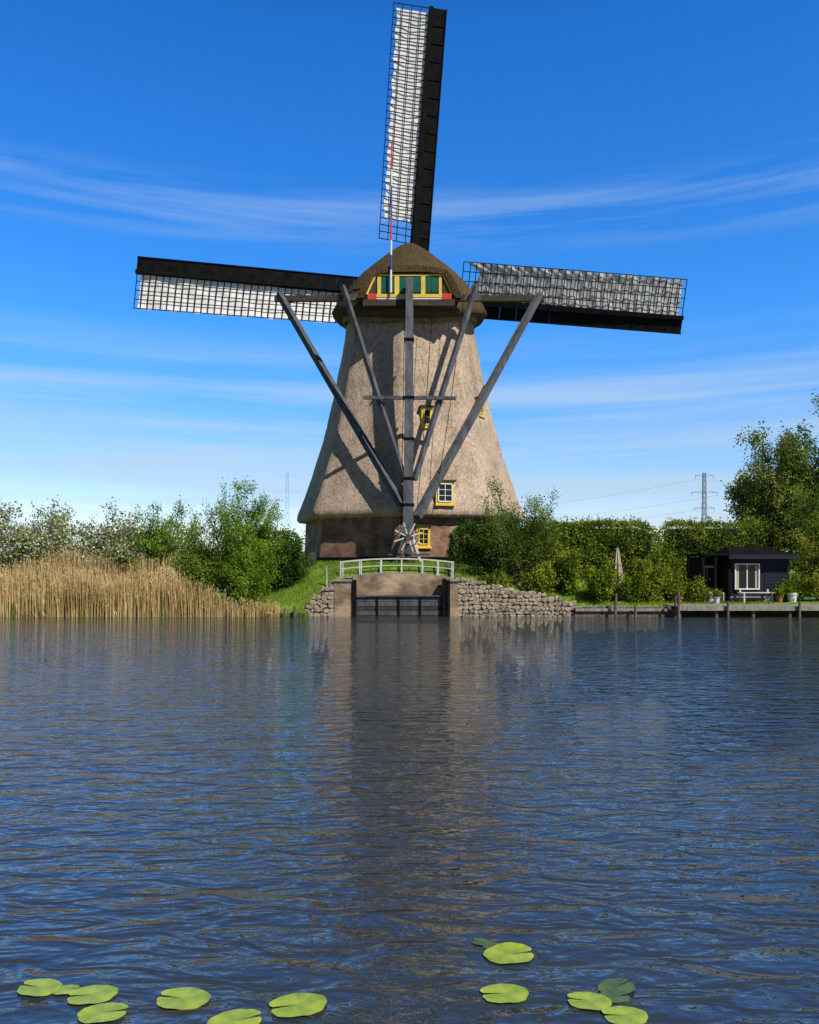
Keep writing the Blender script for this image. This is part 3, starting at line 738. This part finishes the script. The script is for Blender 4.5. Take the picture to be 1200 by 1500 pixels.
blades('reed_shoots',3000,xf,lambda n,x:29.95+1.5*rng.uniform(size=n),0.4,0.95,0.025,M_gblade,0.1,parent=E)
# grass tufts
E=empty('grass_tufts')
def okb(n):
    x=rng.uniform(-8.5,14,n*2); y=rng.uniform(30.7,35.5,n*2)
    d=np.hypot(x,y-40); k=~((x>-2.9)&(x<1.95)&(y<32.3))&(d>5.6); return x[k][:n],y[k][:n]
x_,y_=okb(26000)
blades('blades',len(x_),lambda n:x_,lambda n,x:y_,0.05,0.17,0.022,M_gblade,0.3,parent=E)
x2=rng.uniform(-6.5,-3.8,1500); blades('bank_edge_blades',1500,lambda n:x2,lambda n,x:30.3+0.5*rng.uniform(size=n),0.15,0.4,0.025,M_gblade,0.25,parent=E)

# ------------------------------------------------------------ revetments, posts, jetty
b=MB()
x=6.2
while x<10.0:
    b.beam((x,30.42+random.uniform(-.02,.02),-0.4),(x,30.42,0.36+random.uniform(-0.04,0.05)),0.14,0.06,M_post); x+=0.15
b.box(6.15,10.0,30.3,30.39,0.2,0.3,M_deck)
b.box(6.15,10.0,30.46,30.9,0.30,0.36,M_deck)
b.obj('timber_revetment')
b=MB()
x=-5.9
while x<-3.9:
    b.beam((x,30.42,-0.4),(x,30.42,0.14+random.uniform(-0.03,0.03)),0.15,0.06,M_post); x+=0.155
b.box(-5.95,-3.88,30.46,30.66,0.12,0.17,M_deck)
b.obj('timber_revetment')
for (x,y,h) in ((-6.0,30.2,0.35),(-4.25,30.2,0.4),(7.55,30.1,0.85),(8.3,30.15,0.4),(9.75,30.1,0.75),(-8.6,30.7,1.9),(-4.6,30.15,0.3)):
    b=MB(); b.tube([(x,y,-0.5),(x+0.02,y,h*0.5),(x+random.uniform(-.05,.05),y,h)],[0.055,0.05,0.045],M_post,8); b.obj('mooring_post')
b=MB()
x=9.75
while x<19:
    b.box(x,x+0.135,29.95,32.4,0.36,0.41,M_deck); x+=0.15
b.box(9.75,19,29.9,29.947,0.24,0.40,M_deck)
for x in np.arange(9.9,19,1.35):
    for y in (30.05,31.3): b.tube([(x,y,-0.5),(x,y,0.355)],[0.07,0.07],M_post,8)
for x,h in ((9.8,0.95),(11.6,0.6),(14.2,0.6)): b.tube([(x,29.82,-0.5),(x,29.82,h)],[0.05,0.045],M_post,8)
b.obj('jetty')

# cabin
cab=empty('garden_cabin'); b=MB()
x0,x1,y0,y1,zb=12.95,15.3,33.0,35.3,0.42
b.box(x0,x1,y0,y1,zb+0.25,2.2,M_navy)
for i in range(11):
    z=zb+0.27+i*0.147
    if z<2.1:
        b.box(x0,x0+0.10,y0-0.02,y0-0.003,z,z+0.135,M_navy); b.box(14.3,x1,y0-0.02,y0-0.003,z,z+0.135,M_navy)
b.box(x0-0.05,x1+0.05,y0-0.06,y1,zb,zb+0.24,M_pier)
b.obj('walls',cab)
b=MB()
b.hexa([(x0-0.2,y0-0.35,2.22),(x1+0.2,y0-0.35,2.22),(x1+0.2,y1+0.2,2.22),(x0-0.2,y1+0.2,2.22),(x0-0.1,y0-0.3,2.33),(x1+0.15,y0-0.3,2.33),(x1-0.3,y1-1,2.7),(x0+0.3,y1-1,2.7)],M_tar)
b.box(x0-0.22,x1+0.22,y0-0.4,y0-0.355,2.16,2.32,M_navy)
b.obj('roof',cab)
b=MB()
def wframe(xa,xb,za,zb_,y,nx,nz,t=0.05):
    b.box(xa,xb,y,y+0.03,za,zb_,M_glass)
    b.box(xa-t,xa,y-0.05,y+0.03,za-t,zb_+t,M_white); b.box(xb,xb+t,y-0.05,y+0.03,za-t,zb_+t,M_white)
    b.box(xa,xb,y-0.05,y+0.03,zb_,zb_+t,M_white); b.box(xa,xb,y-0.06,y+0.03,za-t,za,M_white)
    for i in range(1,nx):
        u=xa+(xb-xa)*i/nx; b.box(u-0.02,u+0.02,y-0.03,y-0.003,za,zb_,M_white)
    for i in range(1,nz):
        v=za+(zb_-za)*i/nz; b.box(xa,xb,y-0.028,y-0.004,v-0.02,v+0.02,M_white)
wframe(13.12,14.02,0.98,1.93,y0-0.06,2,1)
b.box(13.14,13.25,y0-0.0615,y0-0.0605,1.0,1.9,M_canvas); b.box(13.9,14.0,y0-0.0615,y0-0.0605,1.0,1.9,M_canvas)
b.obj('window',cab)
b=MB() # porch frame left of the cabin
for x in (11.75,12.25,12.8):
    b.box(x,x+0.1,32.9,33.0,0.4,2.3,M_tar); b.box(x,x+0.1,34.6,34.7,0.4,2.3,M_tar)
b.box(11.7,12.95,32.85,34.75,2.303,2.38,M_tar); b.box(11.76,12.94,34.5,34.58,0.4,2.25,M_navy)
b.box(12.32,12.78,34.3,34.49,0.9,1.9,M_rail); b.box(12.38,12.72,34.27,34.297,0.98,1.8,M_glass)
b.box(11.9,12.8,33.2,33.7,0.4,0.82,M_rail)
b.obj('porch',cab)
def flowerpot(x,y,z,s,mat,seed):
    E=empty('flower_pot'); b=MB()
    b.tube([(x,y,z),(x,y,z+s*0.8),(x,y,z+s*0.81),(x,y,z+s)],[s*0.32,s*0.42,s*0.48,s*0.48],mat,14); b.obj('pot',E)
    P=rng.normal(size=(350,3))*np.array([s*0.3,s*0.3,s*0.3])+np.array([x,y,z+s*1.35]); leaves('plant',P,0.1,0.06,[G_yell],E)
flowerpot(15.0,32.1,0.41,0.42,M_white,1); flowerpot(14.55,32.2,0.41,0.3,M_terra,2); flowerpot(12.0,32.0,0.41,0.28,M_white,3); flowerpot(10.6,32.2,0.41,0.26,M_terra,3)
b=MB() # garden bench on jetty
for x in (13.2,14.3):
    b.box(x,x+0.06,32.35,32.41,0.41,0.80,M_rail); b.box(x,x+0.06,32.75,32.81,0.41,0.95,M_rail)
for i in range(4): b.box(13.1,14.46,32.36+i*0.11,32.45+i*0.11,0.802,0.835,M_rail)
b.obj('garden_bench')
# parasol closed
b=MB()
X0,Y0=8.05,31.7; zt=2.55
b.tube([(X0,Y0,0.4),(X0,Y0,zt)],[0.025,0.025],M_post,8)
vs=[];fs=[];prof_=[(zt+0.05,0.02),(zt-0.1,0.06),(zt-0.5,0.11),(zt-1.0,0.17),(zt-1.35,0.2),(zt-1.5,0.1)]
for z,r_ in prof_:
    for k in range(24):
        a_=2*math.pi*k/24; rr=r_*(1+0.25*math.cos(a_*8)); vs.append((X0+math.cos(a_)*rr,Y0+math.sin(a_)*rr,z))
for i in range(5):
    for k in range(24): fs.append((i*24+k,i*24+(k+1)%24,(i+1)*24+(k+1)%24,(i+1)*24+k))
b.add(vs,fs,M_canvas); b.tube([(X0,Y0,0.38),(X0,Y0,0.5)],[0.25,0.22],M_pier,12)
b.obj('patio_umbrella')
b=MB(); b.tube([(-4.1,34.0,1.85),(-4.1,34.0,2.15),(-4.1,34.0,2.45)],[0.2,0.25,0.2],M_brown,12); b.obj('barrel')

# ------------------------------------------------------------ pylons and cables
def pylon(x,y,H,ts=1.0):
    b=MB(); w0=H*0.07
    def hw(z): 
        t=z/H; return w0*(1-t/0.55)+H*0.018*(t/0.55) if t<0.55 else H*0.018*(1-(t-0.55)*0.8)
    zs=[0,0.16,0.3,0.43,0.55,0.66,0.77,0.88,1.0]
    th=H*0.0045*ts
    for i in range(8):
        za,zb_=zs[i]*H,zs[i+1]*H; a_,c_=hw(za),hw(zb_)
        for sx,sy in ((-1,-1),(1,-1),(1,1),(-1,1)): b.beam((x+sx*a_,y+sy*a_,za),(x+sx*c_,y+sy*c_,zb_),th*1.5,th*1.5,M_pylon)
        for s in (-1,1):
            b.beam((x-a_,y+s*a_,za),(x+c_,y+s*c_,zb_),th,th,M_pylon); b.beam((x+a_,y+s*a_,za),(x-c_,y+s*c_,zb_),th,th,M_pylon)
    for t,l in ((0.64,0.1),(0.80,0.13),(0.97,0.09)):
        for s in (-1,1):
            b.beam((x,y,t*H+H*0.018),(x+s*l*H,y,t*H),th,th,M_pylon); b.beam((x,y,t*H-H*0.01),(x+s*l*H,y,t*H),th,th,M_pylon)
            b.beam((x+s*l*H,y,t*H),(x+s*l*H,y,t*H-H*0.03),th,th,M_pylon)
    b.obj('electricity_pylon')
pylon(180,500,60,0.95); pylon(-179,1200,142,0.2)
b=MB()
for dz,dx in ((37,-6),(46,7),(56,-5)):
    rope((180+dx,500,dz),(-179+dx,1200,dz+70),30,0.05,M_cable,24)
    rope((180+dx,500,dz),(520+dx,400,dz-3),14,0.05,M_cable,20)
b.obj('power_lines')

# ------------------------------------------------------------ lily pads
def padmat(name,c1,c2):
    m,nt,out=newmat(name); tc=N(nt,'ShaderNodeTexCoord')
    no=N(nt,'ShaderNodeTexNoise'); setin(no,Scale=14,Detail=5); nt.links.new(tc.outputs['Object'],no.inputs['Vector'])
    rp=ramp(nt,[(0.35,c1),(0.65,c2)]); nt.links.new(no.outputs['Fac'],rp.inputs[0])
    gr=N(nt,'ShaderNodeTexGradient',gradient_type='RADIAL'); nt.links.new(tc.outputs['Object'],gr.inputs[0])
    ml=N(nt,'ShaderNodeMath',operation='MULTIPLY'); ml.inputs[1].default_value=2*math.pi*15; nt.links.new(gr.outputs['Fac'],ml.inputs[0])
    cs=N(nt,'ShaderNodeMath',operation='COSINE'); nt.links.new(ml.outputs[0],cs.inputs[0])
    vr=ramp(nt,[(0.86,(0,0,0)),(1.0,(0.35,0.35,0.35))]); nt.links.new(cs.outputs[0],vr.inputs[0])
    mx=N(nt,'ShaderNodeMixRGB'); nt.links.new(vr.outputs[0],mx.inputs[0]); nt.links.new(rp.outputs[0],mx.inputs[1]); mx.inputs[2].default_value=(c2[0]*1.2,c2[1]*1.15,c2[2]*1.6,1)
    p=N(nt,'ShaderNodeBsdfPrincipled'); setin(p,Roughness=0.35); nt.links.new(mx.outputs[0],p.inputs['Base Color'])
    b=N(nt,'ShaderNodeBump'); setin(b,Strength=0.3,Distance=0.01); nt.links.new(no.outputs['Fac'],b.inputs['Height']); nt.links.new(b.outputs[0],p.inputs['Normal'])
    nt.links.new(p.outputs[0],out.inputs[0]); return m
M_pad=padmat('lily_leaf',(0.17,0.27,0.02),(0.36,0.44,0.035)); M_pad2=padmat('lily_leaf_wet',(0.05,0.09,0.025),(0.10,0.15,0.03))
def pad(x,y,w,rot,sub=False,cup=0.0):
    r_=w/2
    vs=[(0,0,0.003)];fs=[];rings=6;na=44
    for j in range(1,rings+1):
        for k in range(na+1):
            a_=R(5)+(2*math.pi-R(10))*k/na; rr=r_*j/rings
            nt_=1-0.16*math.exp(-(min(a_,2*math.pi-a_)/0.16)**2)   # lobes rounded at the notch
            edge=(1+0.03*math.sin(a_*5+rot)+0.015*math.sin(a_*11))*nt_
            x_=math.cos(a_)*rr*edge*1.08; y_=math.sin(a_)*rr*edge*0.86
            z_=0.003+(0.002*math.sin(a_*3+rot)+cup*max(0,math.cos(a_-1.2))**3)*(j/rings)**3
            vs.append((x_,y_,z_))
    for k in range(na): fs.append((0,1+k,2+k))
    for j in range(rings-1):
        for k in range(na):
            q=1+j*(na+1)+k; fs.append((q,q+na+1,q+na+2,q+1))
    m=MB(); m.add(vs,fs,M_pad2 if sub else M_pad); o=m.obj('lily_pad',smooth=True); o.location=(x,y,0.006 if not sub else 0.003); o.rotation_euler=(0,0,rot)
for (x,y,w,rot,*rest) in ((-1.58,3.50,0.175,2.9),(-1.46,3.48,0.10,0.2),(-1.333,3.44,0.19,3.3),(-1.235,3.30,0.18,0.25),(-0.943,3.41,0.210,2.95),(-0.689,3.24,0.20,0.4),(-0.458,3.36,0.22,3.4),
             (0.463,3.80,0.22,0.2,False,0.012),(0.345,3.93,0.09,2.6,True),(0.400,3.45,0.19,3.2),(0.743,3.39,0.17,2.9),(0.887,3.51,0.16,0.6,True),(0.86,3.43,0.12,0.2,True),(0.863,3.28,0.168,3.1),(0.395,3.89,0.095,5.9,True)):
    pad(x,y,w,rot,*rest)
